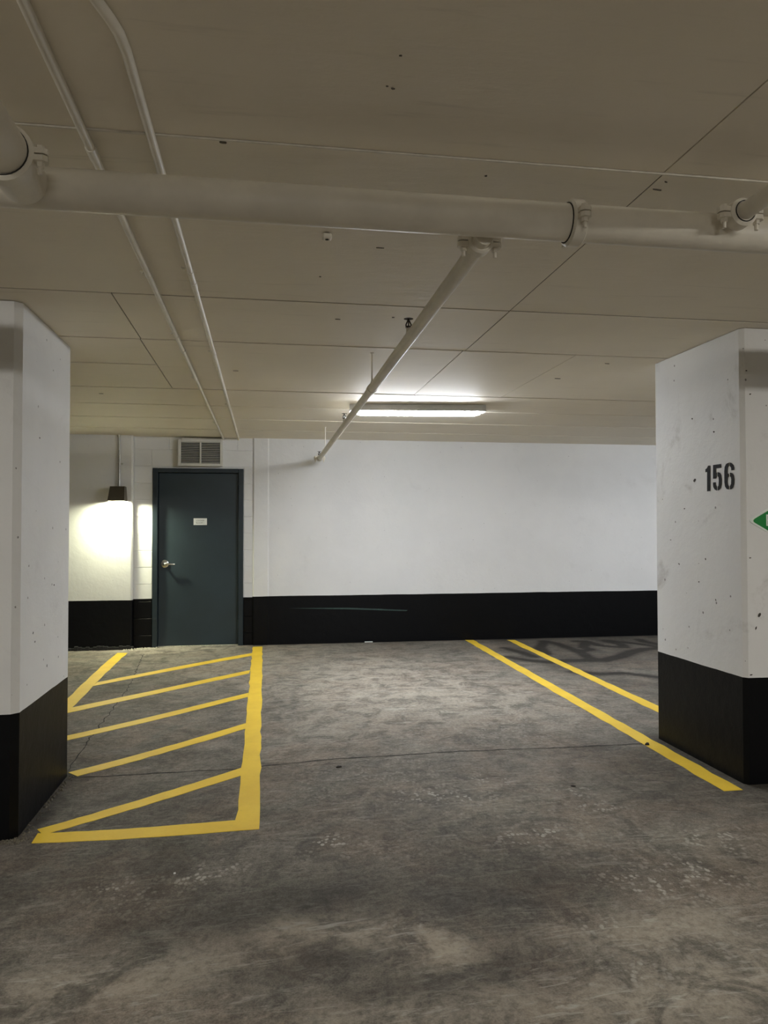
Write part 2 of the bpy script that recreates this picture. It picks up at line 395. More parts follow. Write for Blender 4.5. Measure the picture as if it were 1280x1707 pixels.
ribbon('crack', [on_floor(*q) for q in ((115, 1297), (240, 1290), (330, 1285), (400, 1282), (440, 1277), (560, 1265), (640, 1261), (780, 1252), (950, 1246), (1078, 1239))], 0.013, M['crack'], floor, 0.008)
ribbon('crack', [on_floor(*q) for q in ((112, 1285), (150, 1230), (190, 1180), (215, 1145), (235, 1100), (240, 1090))], 0.008, M['crack'], floor, 0.012)

# ceiling: slab with the board panels of its formwork
ceil = MB().box((X0, YB, CEIL+0.0115), (X1, 9.6, CEIL+0.25)).build('ceiling', M['seam'])
tag(ceil, 'low beige-white concrete ceiling with formwork seams', kind='structure')
def ceil_panel(x0, x1, y0, y1, dz=0.0, g=0.0030):
    return MB().box((x0+g, y0+g*2.2, CEIL+dz), (x1-g, y1-g*2.2, CEIL+0.012)).build('panel', M['ceiling'], ceil)
rows = [(YB, -4.0, [1.22]), (-4.0, -1.0, [-0.72, 1.22]), (-1.0, 2.155, [1.222]), (2.155, 3.68, [1.235]), (3.68, 4.545, [-0.717, 1.235]),
        (4.545, 6.10, [-0.722, 1.22, 1.966]), (6.10, 6.89, [1.235]), (6.89, 7.69, []), (7.69, 8.50, []), (8.50, 9.6, [])]
offs = [0, 0, 0.0, 0.0085, 0.0070, 0.0055, 0.0025, 0.0010, -0.0010, -0.0028]
for (y0, y1, cuts), dz in zip(rows, offs):
    xs = [X0]+cuts+[X1]
    for i in range(len(xs)-1):
        d = dz + (0.0008 if i % 2 else 0.0)
        if y0 == 4.545 and i == 0:
            ceil_panel(xs[0], xs[1], y0, 5.235, d); ceil_panel(xs[0], xs[1], 5.235, y1, d-0.0016, 0.003)
        else:
            ceil_panel(xs[i], xs[i+1], y0, y1, d)
m = MB(); n = 60
for i in range(n):
    xa = X0+(X1-X0)*i/n; xb = X0+(X1-X0)*(i+1)/n
    m.box((xa, 2.1515, CEIL-0.004), (xb, 2.1585, CEIL+0.012))
m.build('seam_ridge', M['ridge'], ceil)
def chip(px, py, lx, ly, ang=0):
    c = on_z(px, py, CEIL); k = 7; pts = []
    for i in range(k):
        a = 2*math.pi*i/k; r = 0.7+0.5*random.random(); u, v = lx*r*math.cos(a), ly*r*math.sin(a)
        pts.append((c[0]+u*math.cos(ang)-v*math.sin(ang), c[1]+u*math.sin(ang)+v*math.cos(ang), CEIL+0.001))
    MB().slab(pts, (0, 0, -0.0035)).build('chip', M['chip'], ceil)
chip(655, 147, 0.006, 0.003); chip(645, 143, 0.004, 0.002); chip(810, 293, 0.004, 0.003); chip(1095, 316, 0.022, 0.0025, 0.1); chip(1110, 303, 0.007, 0.002, 0.3)
chip(372, 237, 0.012, 0.005); chip(633, 413, 0.016, 0.002); chip(1012, 606, 0.018, 0.003); chip(930, 631, 0.026, 0.006); chip(393, 618, 0.018, 0.003)
chip(534, 461, 0.005, 0.003); chip(655, 529, 0.008, 0.006); chip(668, 92, 0.004, 0.002); chip(168, 656, 0.018, 0.003); chip(562, 532, 0.014, 0.003)

# walls
wall_back = MB().prism([(-0.145, 9.6), (-0.145, 9.256), (-0.128, 9.237), (0.036, 9.235), (0.050, Y_MAIN), (X1, Y_MAIN), (X1, 9.6)], -0.05, CEIL+0.02).build('wall_back', M['wall'])
tag(wall_back, 'white painted concrete back wall with black skirt', kind='structure')
wl = MB()
wl.prism([(X0, 9.6), (X0, Y_LEFT), (-1.545, Y_LEFT), (-1.530, Y_LEFT+0.012), (-1.530, 9.6)], -0.05, CEIL+0.02)
wall_bl = wl.build('wall_back_left', M['wall_l']); tag(wall_bl, 'white concrete wall standing proud beside the door', kind='structure')
DX0, DX1, DZ = -1.313, -0.255, 2.128
wm = MB(); wm.box((-1.53, Y_BLOCK+0.006, -0.05), (DX0, 9.6, CEIL+0.02)); wm.box((DX1, Y_BLOCK+0.006, -0.05), (-0.145, 9.6, CEIL+0.02)); wm.box((DX0, Y_BLOCK+0.006, DZ), (DX1, 9.6, CEIL+0.02))
wall_m = wm.build('wall_masonry', M['block']); tag(wall_m, 'white painted block wall around the blue door', kind='structure')
def block(x0, x1, z0, z1):
    g = 0.0022
    MB().box((x0+g, Y_BLOCK+random.uniform(-0.001, 0.001), z0+g), (x1-g, Y_BLOCK+0.05, z1-g), 0.0035).build('block', M['block'], wall_m)
zj = [0.0, 0.147]+[0.147+0.2*i for i in range(1, 12)]
zj = [z for z in zj if z < CEIL-0.01]+[CEIL]
for i, (za, zb) in enumerate(zip(zj[:-1], zj[1:])):
    if za < DZ-0.05:
        zb2 = min(zb, 2.147)
        block(-1.529, DX0-0.002, za, zb2); block(DX1+0.002, -0.146, za, zb2)
    else:
        cut = [-1.529, -1.33, -0.93, -0.53, -0.146] if i % 2 else [-1.529, -1.13, -0.73, -0.33, -0.146]
        for a, b in zip(cut[:-1], cut[1:]): block(a, b, za, zb)
tag(MB().box((X0-0.2, YB, -0.2), (X0, 9.6, CEIL+0.02)).build('wall_left', M['side']), 'white painted garage side wall', kind='structure')
tag(MB().box((X1, YB, -0.05), (X1+0.2, 9.6, CEIL+0.02)).build('wall_right', M['side']), 'white painted garage side wall', kind='structure')
tag(MB().box((X0, YB-0.2, -0.2), (X1, YB, CEIL+0.02)).build('wall_front', M['side']), 'white painted garage wall across the aisle', kind='structure')
# faint green streak laid on the black skirt, and the rough sealant at the wall foot
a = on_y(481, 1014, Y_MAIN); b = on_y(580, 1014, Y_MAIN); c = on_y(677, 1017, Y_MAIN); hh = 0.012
MB().slab([(a[0], Y_MAIN, a[2]), (b[0], Y_MAIN, b[2]-hh), (c[0], Y_MAIN, c[2]-hh), (c[0]+0.02, Y_MAIN, c[2]), (b[0], Y_MAIN, b[2]+hh*0.6)], (0, -0.0015, 0)).build('green_streak', M['green_streak'], wall_back)
m = MB()
for i in range(34):
    x = -2.9+i*0.041; r = 0.012+0.012*random.random()
    m.box((x, Y_LEFT-r*1.3, -0.01), (x+0.043, Y_LEFT+0.01, r*2.0+0.005), 0.004)
m.build('sealant_bead', M['tar'], wall_bl)

# ------------------------------------------------------------------ door
door = thing('door_1', ((DX0+DX1)/2, 9.26, 0), 'slate blue steel door with frame and lever handle', kind='structure')
YF, YL = 9.240, 9.300
fr = MB(); jw = 0.058
prof = lambda x0, x1, z0, z1: fr.box((x0, YF, z0), (x1, 9.42, z1), 0.004)
prof(DX0, DX0+jw, 0.0, DZ); prof(DX1-jw, DX1, 0.0, DZ)
fr2 = fr.build('door_frame', M['frame'], door)
MB().box((DX0+jw, YF, DZ-0.050), (DX1-jw, 9.42, DZ), 0.004).build('frame_head', M['frame'], door)
st = MB()
st.box((DX0+jw, YL+0.046, 0.0), (DX0+jw+0.016, 9.42, DZ-0.05)); st.box((DX1-jw-0.016, YL+0.046, 0.0), (DX1-jw, 9.42, DZ-0.05)); st.box((DX0+jw, YL+0.046, DZ-0.066), (DX1-jw, 9.42, DZ-0.05))
st.build('door_stop', M['frame'], door)
leaf = MB().box((DX0+jw+0.004, YL, 0.012), (DX1-jw-0.004, YL+0.044, DZ-0.054), 0.003).build('door_leaf', M['door'], door)
hx, hz = -1.176, 0.987
hd = MB().tube([(hx, YL, hz), (hx, YL-0.012, hz), (hx, YL-0.016, hz)], [0.045, 0.045, 0.038], 28).build('rosette', M['chrome'], leaf, True); hd['label'] = 'round chrome handle rosette'
mb = MB(); mb.tube([(hx, YL-0.014, hz), (hx, YL-0.055, hz), (hx+0.004, YL-0.062, hz), (hx+0.02, YL-0.066, hz), (hx+0.115, YL-0.064, hz-0.003), (hx+0.120, YL-0.060, hz-0.003)], [0.014, 0.013, 0.012, 0.011, 0.0095, 0.007], 14)
lv = mb.build('lever', M['chrome'], leaf, True); lv['label'] = 'chrome lever handle'
MB().tube([(hx, YL-0.016, hz), (hx, YL-0.020, hz)], 0.018, 16).build('key_cylinder', M['galv'], leaf, True)
pl = MB().box((-0.845, YL-0.004, 1.450), (-0.688, YL, 1.531), 0.001).build('name_plate', M['plate'], leaf); pl['label'] = 'small white plate with two lines of grey print'
for zz in (0.25, 1.05, 1.88):
    MB().tube([(DX1-jw+0.001, YL-0.008, zz-0.055), (DX1-jw+0.001, YL-0.008, zz+0.055)], 0.009, 12).build('hinge', M['frame'], door, True)
MB().box((DX0+jw, YL-0.02, -0.004), (DX1-jw, 9.42, 0.008), 0.003).build('threshold', M['crumb'], door)

def text_mesh(txt, size, mat, name, parent, origin, xdir, updir, thick=0.001, sx=1.0):
    cu = bpy.data.curves.new(name, 'FONT'); cu.body = txt; cu.size = size; cu.align_x = 'CENTER'; cu.align_y = 'CENTER'; cu.resolution_u = 3
    cu.extrude = thick/2
    o = bpy.data.objects.new(name, cu); COL.objects.link(o)
    dg = bpy.context.evaluated_depsgraph_get(); dg.update()
    me = bpy.data.meshes.new_from_object(o.evaluated_get(dg)); bpy.data.objects.remove(o)
    x = Vector(xdir); u = Vector(updir); nn = x.cross(u)
    for v in me.vertices:
        c = v.co.copy(); v.co = Vector(origin)+x*c.x*sx+u*c.y+nn*c.z
    me.name = name; me.materials.clear(); me.materials.append(mat)
    return link(name, me, parent)
text_mesh('LOCKER', 0.026, M['ink'], 'lettering', leaf, (-0.766, YL-0.0045, 1.502), (1, 0, 0), (0, 0, 1))
text_mesh('ROOM 1', 0.026, M['ink'], 'lettering', leaf, (-0.766, YL-0.0045, 1.474), (1, 0, 0), (0, 0, 1))

# ------------------------------------------------------------------ pillars
def pillar(x0, x1, y0, y1, mat, label, chx, zb):
    """concrete pillar; chx picks the front corner whose edge is chamfered wide"""
    c = 0.022 if chx < 0 else 0.032
    poly = [(x0+c, y0), (x1-c, y0), (x1, y0+c), (x1, y1-0.012), (x1-0.012, y1), (x0+0.012, y1), (x0, y1-0.012), (x0, y0+c)]
    n = len(poly); m = MB(); zs = np.linspace(zb, CEIL+0.004, 15); vs = []; fs = []
    for z in zs:
        for (x, y) in poly: vs.append((x+random.uniform(-.0006, .0006), y+random.uniform(-.0006, .0006), z))
    for i in range(len(zs)-1):
        for k in range(n): fs.append((i*n+k, i*n+(k+1) % n, (i+1)*n+(k+1) % n, (i+1)*n+k))
    fs += [tuple(range(n))[::-1], tuple(range((len(zs)-1)*n, len(zs)*n))]
    m.add(vs, fs)
    o = m.build('concrete_pillar', mat)
    return tag(o, label, 'pillar')
RX, RY0, RY1 = 2.597, 3.780, 4.715
pr = pillar(RX, RX+0.64, RY0, RY1, M['pillar_r'], 'white and black concrete pillar stencilled 156', -1, -0.02)
LX, LY0, LY1 = -1.172, 3.87, 4.82
plf = pillar(LX-0.64, LX, LY0, LY1, M['pillar_l'], 'white and black concrete pillar without a number, beside the hatched area', 1, -0.10)

# stencilled number: pieces drawn on the pillar's side face
def sten(pts):
    P = []
    for (u, v) in pts:
        w = on_x(1140+u/9.143, 740+v/9.143, RX); P.append((RX-0.0001, w[1], w[2]))
    return P
def digit(pieces):
    m = MB()
    for p in pieces: m.slab(sten(p), (-0.0022, 0, 0))
    o = m.build('digit', M['stencil'], pr); o['label'] = 'black stencilled digit'
digit([[(372, 332), (402, 330), (402, 718), (356, 722), (356, 425), (330, 432), (330, 388), (352, 372)]])
digit([[(446, 322), (566, 306), (568, 362), (490, 373), (490, 445), (500, 440), (500, 505), (484, 528), (446, 530)],
       [(516, 430), (548, 440), (570, 475), (577, 540), (574, 620), (560, 675), (540, 700), (518, 708), (518, 655), (530, 635), (534, 560), (530, 510), (516, 490)],
       [(446, 588), (484, 584), (486, 625), (500, 650), (500, 710), (472, 695), (452, 660), (446, 620)]])
digit([[(684, 287), (684, 335), (668, 360), (664, 410), (666, 462), (686, 452), (686, 496), (668, 515), (664, 570), (668, 620), (686, 648), (686, 694), (655, 688), (630, 650), (620, 580), (618, 420), (624, 350), (646, 305)],
       [(698, 284), (730, 292), (756, 325), (768, 370), (766, 397), (724, 402), (722, 365), (698, 328)],
       [(704, 438), (735, 445), (760, 480), (768, 540), (766, 610), (748, 665), (724, 688), (704, 692), (704, 645), (722, 610), (724, 545), (720, 510), (704, 492)]])

# larger chips knocked out of the pillar paint
def pillar_chip(par, px, py, r, face, ang=0.0, asp=1.6):
    pts = []
    c = on_x(px, py, face[1]) if face[0] == 'x' else on_y(px, py, face[1])
    for i in range(8):
        w = 2*math.pi*i/8; k = r*(0.6+0.6*random.random()); u, v = k*asp*math.cos(w), k*math.sin(w)
        u, v = u*math.cos(ang)-v*math.sin(ang), u*math.sin(ang)+v*math.cos(ang)
        pts.append((face[1], c[1]+u, c[2]+v) if face[0] == 'x' else (c[0]+u, face[1], c[2]+v))
    off = (face[2]*0.0016, 0, 0) if face[0] == 'x' else (0, face[2]*0.0016, 0)
    MB().slab(pts, off).build('chip', M['pit'], par)
for q in ((1158, 800, 0.009, -0.7), (1190, 720, 0.005, 0.3), (1154, 698, 0.005, 0), (1176, 932, 0.005, 1.0), (1141, 848, 0.004, 0), (1118, 900, 0.004, 0), (1132, 940, 0.005, 0.5), (1193, 1000, 0.004, 1.2), (1165, 970, 0.004, 0)):
    pillar_chip(pr, q[0], q[1], q[2], ('x', RX, -1), q[3])
for q in ((1260, 1047, 0.006, 1.2), (1266, 1025, 0.008, 0.8), (1250, 930, 0.004, 0), (1244, 618, 0.004, 0), (1250, 657, 0.004, 0), (1252, 1125, 0.005, 0)):
    pillar_chip(pr, q[0], q[1], q[2], ('y', RY0, -1), q[3])
for q in ((55, 1055, 0.004, 1.0), (58, 1070, 0.004, 1.0), (90, 975, 0.004, 0), (66, 730, 0.004, 0), (78, 1110, 0.005, 1.3)):
    pillar_chip(plf, q[0], q[1], q[2], ('x', LX, 1), q[3])

# green exit sign on the pillar's front face
ST = on_y(1247, 868, RY0); sw, sh = 0.40, 0.216
es = thing('exit_sign', (ST[0]+sw/2, RY0, ST[2]-sh/2), 'green diamond exit sign with white border on pillar 156', 'sign')
def diamond(w, h, r, y, cx, cz):
    pts = []
    cs = [(-w/2, 0), (0, -h/2), (w/2, 0), (0, h/2)]
    for i in range(4):
        p = np.array(cs[i]); a = np.array(cs[i-1]); b = np.array(cs[(i+1) % 4])
        da = (a-p)/np.linalg.norm(a-p); db = (b-p)/np.linalg.norm(b-p)
        for t in np.linspace(0, 1, 6):
            q = (1-t)**2*(p+da*r)+2*t*(1-t)*p+t*t*(p+db*r); pts.append((cx+q[0], y, cz+q[1]))
    return pts
ex, ez = ST[0]+sw/2-0.006, ST[2]
MB().slab(diamond(sw, sh, 0.032, RY0-0.0005, ex, ez), (0, -0.003, 0)).build('border', M['sign_white'], es)
MB().slab(diamond(sw-0.044, sh-0.0235, 0.028, RY0-0.0034, ex, ez), (0, -0.0006, 0)).build('green_field', M['sign_green'], es)
text_mesh('EXIT', 0.092, M['sign_white'], 'lettering', es, (ex+0.002, RY0-0.0042, ez-0.001), (1, 0, 0), (0, 0, 1), sx=1.02)

# ------------------------------------------------------------------ yellow floor paint
def quad_mesh(name, quads, parent=None, lift=0.002, nu=14, jit=0.0035, world=False):
    """each quad: near/far corner pairs a->b along one long edge, d->c along the other"""
    m = MB()
    for q in quads:
        a, b, c, d = [np.array(p, float)[:2] if world else on_floor(*p)[:2] for p in q]
        vs = []
        for i in range(nu+1):
            t = i/nu
            e0 = a+(b-a)*t; e1 = d+(c-d)*t; w = (e1-e0)/np.linalg.norm(e1-e0)
            if 0 < i < nu: e0 = e0+w*RNG.normal(0, jit); e1 = e1+w*RNG.normal(0, jit)
            for p in (e0, e1): vs.append((p[0], p[1], float(floor_z(p[0], p[1]))+lift))
        nv = len(vs); base = [(x, y, z-lift-0.0005) for x, y, z in vs]
        fs = [(2*i, 2*i+1, 2*i+3, 2*i+2) for i in range(nu)]
        side = [(2*i, 2*i+2, nv+2*i+2, nv+2*i) for i in range(nu)]+[(2*i+3, 2*i+1, nv+2*i+1, nv+2*i+3) for i in range(nu)]
        side += [(1, 0, nv, nv+1), (2*nu, 2*nu+1, nv+2*nu+1, nv+2*nu)]
        m.add(vs+base, fs+side)
    return m.build(name, M['yellow'], parent)
hz_ = on_floor(250, 1250)
hatch = thing('hatched_marking', (float(hz_[0]), float(hz_[1]), 0.0), 'yellow painted no-parking hatching on the floor before the blue door', 'floor marking')
quad_mesh('border_line', [((392.3, 1384.9), (421.5, 1078.5), (437.5, 1078), (432, 1382))], hatch, 0.0022, 40)
quad_mesh('border_line', [((52.5, 1406), (431.8, 1382.5), (394, 1367.5), (63, 1389.5))], hatch, 0.0020, 16, 0.002)
p0 = on_floor(195.7, 1088.6); p1 = on_floor(212.6, 1088.5); q0 = on_floor(112.5, 1164.4); q1 = on_floor(112.5, 1188.7)
dirL = np.array([q0[0]-p0[0], q0[1]-p0[1]]); tt = (4.95-p0[1])/dirL[1]
quad_mesh('border_line', [(p0, (p0[0]+dirL[0]*tt, 4.95), (p0[0]+dirL[0]*tt+0.115, 4.95), p1)], hatch, 0.0022, 24, world=True)
for q in (((62, 1383), (406, 1279), (402, 1293), (72, 1392)),
          ((114, 1288), (411, 1205.5), (409, 1215), (129, 1294.3)),
          ((98, 1229.5), (414, 1155.2), (413, 1161.8), (98, 1237.5)),
          ((118, 1180), (417, 1117.3), (415, 1122.7), (111, 1189)),
          ((162, 1137.5), (422, 1088.4), (421, 1093), (154, 1144))):
    quad_mesh('stripe', [q], hatch, 0.0019, 18, 0.0025)
tag(quad_mesh('parking_line', [((1207, 1319), (775, 1067), (789, 1067), (1238, 1317))], None, 0.002, 40), 'yellow parking line running to the foot of pillar 156', 'floor marking', 'yellow bay lines')
g0 = on_floor(845, 1067); g1 = on_floor(858, 1067)
tag(quad_mesh('parking_line', [((2.955, 4.85), g0[:2], g1[:2], (3.065, 4.85))], None, 0.002, 34, world=True), 'yellow parking line that disappears behind pillar 156', 'floor marking', 'yellow bay lines')

# ------------------------------------------------------------------ pipes
PY, PZ, PR = 2.20, 2.350, 0.057
def coupling(c, axis, r, ear, parent, w=0.048, gap=True):
    """grooved pipe coupling: housing ring with two bolted ears, gap ring on its near side"""
    c = np.array(c, float); ax = np.array(axis, float); e = np.array(ear, float); up = np.cross(ax, e)
    if up[2] < 0: up = -up
    m = MB(); h = w/2
    m.revolve(c, ax, [(-h, r-0.004), (-h, r+0.006), (-h+0.006, r+0.013), (h-0.006, r+0.013), (h, r+0.006), (h, r-0.004)], 32)
    for s in (-1, 1):
        for t in (-1, 1):               # upper and lower pad of each ear
            pts = []
            for (k, d) in ((r*0.86, -0.017), (r+0.034, -0.017), (r+0.043, -0.008), (r+0.043, 0.008), (r+0.034, 0.017), (r*0.86, 0.017)):
                pts.append(c+e*s*k+ax*d+up*t*0.002)
            m.slab(pts, up*t*0.014)
    o = m.build('coupling', M['pipe'], parent, True)
    for s in (-1, 1):
        b0 = c+e*s*(r+0.024)
        b = MB(); b.tube([b0+up*0.016, b0+up*0.026], 0.0105, 6); b.tube([b0-up*0.016, b0-up*0.028], 0.0105, 6); b.tube([b0+up*0.016, b0-up*0.046], 0.0058, 10)
        b.build('bolt', M['pipe'], o)
    if not gap: return o
    g = MB(); g.revolve(c, ax, [(-h-0.0025, r+0.0003), (-h-0.0025, r+0.0030), (-h+0.001, r+0.0030), (-h+0.001, r+0.0003)], 32)
    g.build('gasket', M['gap'], o, True)
    return o
main = thing('water_main_pipe', (0.5, PY, PZ), 'thick beige-white sprinkler main running across the ceiling', 'pipe')
MB().tube([(X0+0.02, PY, PZ), (-3, PY, PZ), (0, PY, PZ), (3, PY, PZ), (X1-0.02, PY, PZ)], PR, 40).build('pipe', M['pipe'], main, True)
cx = on_y(963, 378, PY-0.03)[0]
coupling((cx, PY, PZ), (1, 0, 0), PR, (0, 1, 0), main)
def hanger(x, y, z, r, parent, wide=0.012):
    m = MB(); m.revolve((x, y, z), (1, 0, 0) if r > 0.04 else (0, 1, 0), [(-wide, r), (-wide, r+0.003), (wide, r+0.003), (wide, r)], 24)
    m.tube([(x, y, z+r), (x, y, z+r+0.016)], 0.009, 8)
    m.tube([(x, y, z+r+0.005), (x, y, CEIL+0.001)], 0.0048, 8)
    m.tube([(x, y, CEIL-0.006), (x, y, CEIL+0.001)], 0.011, 10)
    return m.build('hanger', M['pipe'], parent, True)
hanger(-2.4, PY, PZ, PR, main); hanger(3.2, PY, PZ, PR, main)
# wide outlet pipe towards the viewer at the left
OX, OR = -0.648, 0.062
outl = thing('outlet_pipe', (OX, 0.5, PZ), 'thick beige-white pipe leaving the sprinkler main at its left end', 'pipe')
MB().tube([(OX, PY-0.045, PZ-0.005), (OX, PY-0.12, PZ-0.006), (OX, 0.5, PZ-0.01), (OX, -4.5, PZ-0.02)], OR, 40).build('pipe', M['pipe'], outl, True)
coupling((OX, 1.995, PZ-0.008), (0, 1, 0), OR, (1, 0, 0), outl)
hanger(OX, -1.5, PZ-0.015, OR, outl)
# thin branch towards the viewer at the right
BX = 1.442; BZ = 2.366
brr = thing('branch_pipe', (BX, 0.5, BZ), 'thin beige-white branch pipe leaving the sprinkler main at its right end', 'pipe', 'branch pipes of the sprinkler main')
MB().tube([(BX, PY-0.045, BZ), (BX, 1.0, BZ+0.005), (BX, -4.5, BZ+0.03)], 0.0265, 24).build('pipe', M['pipe'], brr, True)
coupling((BX, PY-0.105, BZ), (0, 1, 0), 0.030, (1, 0, 0), brr, 0.052)
# long branch away from the viewer to the far wall
A = np.array([0.674, 2.2, 2.305]); B = np.array([0.641, 9.03, 2.238])
def on_branch(y): t = (y-A[1])/(B[1]-A[1]); return A+(B-A)*t
brf = thing('branch_pipe', (0.66, 5.5, 2.27), 'long thin branch pipe with sprinkler heads running towards the far wall', 'pipe', 'branch pipes of the sprinkler main')
y2 = 4.68
MB().tube([A+(0, 0.045, 0.006), on_branch(2.5), on_branch(y2)], 0.0275, 24).build('pipe', M['pipe'], brf, True)
MB().tube([on_branch(y2-0.01), on_branch(7), B], 0.0250, 24).build('pipe', M['pipe'], brf, True)
coupling(on_branch(2.305)+(0, 0, 0.008), (0, 1, 0), 0.0275, (1, 0, 0), brf, 0.05, False)
coupling(on_branch(8.93), (0, 1, 0), 0.024, (1, 0, 0), brf, 0.045)
MB().tube([on_branch(y2-0.03), on_branch(y2+0.03)], 0.0305, 24).build('sleeve', M['pipe'], brf, True)
MB().tube([B, B+(0, 0.012, 0)], [0.027, 0.022], 20).build('end_cap', M['pipe'], brf, True)
def sprinkler(y, parent, h=0.045):
    p = on_branch(y); z0 = p[2]+0.018
    nip = MB().tube([(p[0], y, z0), (p[0], y, p[2]+h+0.012)], 0.0125, 12).build('sprinkler_nipple', M['pipe'], parent, True)
    zb = p[2]+h+0.008; m = MB()
    m.tube([(p[0], y, zb), (p[0], y, zb+0.010)], 0.014, 6)
    for s in (-1, 1): m.tube([(p[0]+s*0.012, y, zb+0.008), (p[0]+s*0.012, y, zb+0.018), (p[0]+s*0.003, y, zb+0.038)], 0.0032, 6)
    m.tube([(p[0], y, zb+0.010), (p[0], y, zb+0.036)], 0.003, 8)
    m.tube([(p[0], y, zb+0.036), (p[0], y, zb+0.046)], 0.0055, 8)
    o = m.build('sprinkler_head', M['bronze'], parent, True)
    d = MB(); n = 16
    vs = [(p[0], y, zb+0.048), (p[0], y, zb+0.046)]; fs = []
    for i in range(n*2):
        w = math.pi*i/n; r = 0.0225 if i % 2 == 0 else 0.017
        vs += [(p[0]+r*math.cos(w), y+r*math.sin(w), zb+0.046), (p[0]+r*math.cos(w), y+r*math.sin(w), zb+0.044)]
    for i in range(n*2):
        j = (i+1) % (n*2); fs += [(0, 2+2*i, 2+2*j), (1, 3+2*j, 3+2*i), (2+2*i, 3+2*i, 3+2*j, 2+2*j)]
    d.add(vs, fs).build('deflector', M['bronze'], o)
sprinkler(3.469, brf); sprinkler(6.238, brf); sprinkler(8.99, brf, 0.035)
for y in (4.655, 8.141):
    p = on_branch(y); hanger(p[0], y, p[2], 0.028, brf)

# ------------------------------------------------------------------ conduits on the ceiling
CR = 0.0125
def conduit(x, label, ystart, bend=None, straps=()):
    t = thing('conduit', (x, 5, CEIL-CR), label, 'conduit', 'conduits along the ceiling')
    z = CEIL-CR-0.004
    path = []
    if bend:                            # offsets sideways to run beside its neighbour
        path = [(x-0.132, -6.0, z), (x-0.132, 1.18, z), (x-0.126, 1.24, z), (x-0.115, 1.29, z), (x-0.030, 1.60, z), (x-0.015, 1.65, z), (x-0.004, 1.70, z), (x, 1.76, z)]
    else: path = [(x, ystart, z)]
    path += [(x, 3.0, z), (x, 6.0, z), (x, Y_BLOCK-0.002, z)]
    MB().tube(path, CR, 16).build('tube', M['conduit'], t, True)
    for (y, k) in straps:
        if k == 's':
            m = MB(); m.revolve((x, y, z), (0, 1, 0), [(-0.009, CR), (-0.009, CR+0.002), (0.009, CR+0.002), (0.009, CR)], 20)
            m.box((x-0.036, y-0.009, CEIL-0.004), (x-CR*0.7, y+0.009, CEIL+0.0005)); m.tube([(x-0.027, y, CEIL-0.008), (x-0.027, y, CEIL-0.003)], 0.005, 6)
            m.build('strap', M['conduit'], t, True)
        else:
            MB().tube([(x, y-0.035, z), (x, y+0.035, z)], CR+0.0024, 16).build('coupler', M['conduit'], t, True)
conduit(-0.494, 'straight painted ceiling conduit, the left one of the pair', -6.0, None, [(2.26, 'c'), (3.33, 's'), (4.35, 's'), (4.72, 'c'), (5.6, 's'), (7.9, 's'), (0.5, 's')])
conduit(-0.314, 'painted ceiling conduit bending left near the front, the right one of the pair', 1.8, 1.70, [(3.25, 's'), (3.42, 'c'), (4.75, 's'), (6.75, 's'), (8.6, 's')])
# small anchor on the ceiling behind the main
ac = on_z(545, 392, CEIL)
m = MB(); m.box((ac[0]-0.017, ac[1]-0.017, CEIL-0.016), (ac[0]+0.017, ac[1]+0.017, CEIL+0.003), 0.004)
an = thing('ceiling_anchor', (ac[0], ac[1], CEIL-0.016), 'small square white anchor on the ceiling behind the sprinkler main', 'anchor')
m.build('anchor_body', M['conduit'], an); MB().tube([(ac[0], ac[1], CEIL-0.0175), (ac[0], ac[1], CEIL-0.010)], 0.007, 12).build('anchor_hole', M['gap'], an)

# ------------------------------------------------------------------ strip lights
def strip_light(cx, cy, ang, glow, label, L=1.215):
    t = thing('strip_light', (cx, cy, CEIL-0.1), label, 'ceiling light', 'ceiling strip lights')
    ca, sa = math.cos(ang), math.sin(ang)
    def X(u, v, z): return (cx+u*ca-v*sa, cy+u*sa+v*ca, CEIL-z)
    def loft(secs):
        m = MB(); n = len(secs[0][1]); vs = []; fs = []
        for u, prof in secs: vs += [X(u, v, z) for v, z in prof]
        for i in range(len(secs)-1):
            for k in range(n): fs.append((i*n+k, i*n+(k+1) % n, (i+1)*n+(k+1) % n, (i+1)*n+k))
        fs += [tuple(range(n)), tuple(range((len(secs)-1)*n, len(secs)*n))]
        return m.add(vs, fs)
    pan = [(-0.078, 0.0), (-0.090, 0.050), (-0.084, 0.058), (0.084, 0.058), (0.090, 0.050), (0.078, 0.0)]
    sc = lambda p, k, kz=1: [(v*k, z*kz) for v, z in p]
    loft([(-L/2, sc(pan, 0.80)), (-L/2+0.03, pan), (L/2-0.03, pan), (L/2, sc(pan, 0.80))]).build('housing', M['housing'], t)
    arc = [(0.056*math.cos(w), 0.057+0.034*math.sin(w)**0.6) for w in np.linspace(1e-6, math.pi-1e-6, 13)]
    end = [(0.045*math.cos(w), 0.057+0.018*math.sin(w)**0.6) for w in np.linspace(1e-6, math.pi-1e-6, 13)]
    loft([(-L/2+0.045, end), (-L/2+0.10, arc), (L/2-0.10, arc), (L/2-0.045, end)]).build('lens', glow, t, True)
    for u in (-0.42, 0.0, 0.42):
        for s in (-1, 1):
            m = MB(); pts = [X(u-0.012, s*0.088, 0.060), X(u+0.012, s*0.088, 0.060), X(u+0.012, s*0.088, 0.036), X(u-0.012, s*0.088, 0.036)]
            m.slab(pts, (-sa*s*0.004, ca*s*0.004, 0)).build('clip', M['housing'], t)
    return t
strip_light(1.35, 6.60, math.atan2(-0.13, 1.21), M['stall_glow'], 'glowing strip light on the ceiling above the parking bay')
strip_light(5.6, 6.60, 0.0, M['stall_glow'], 'strip light above the bay beyond pillar 156')
strip_light(-2.6, 0.35, 0.0, M['aisle_glow'], 'strip light over the aisle, on the left')
strip_light(3.3, 0.35, 0.0, M['aisle_glow'], 'strip light over the aisle, on the right')
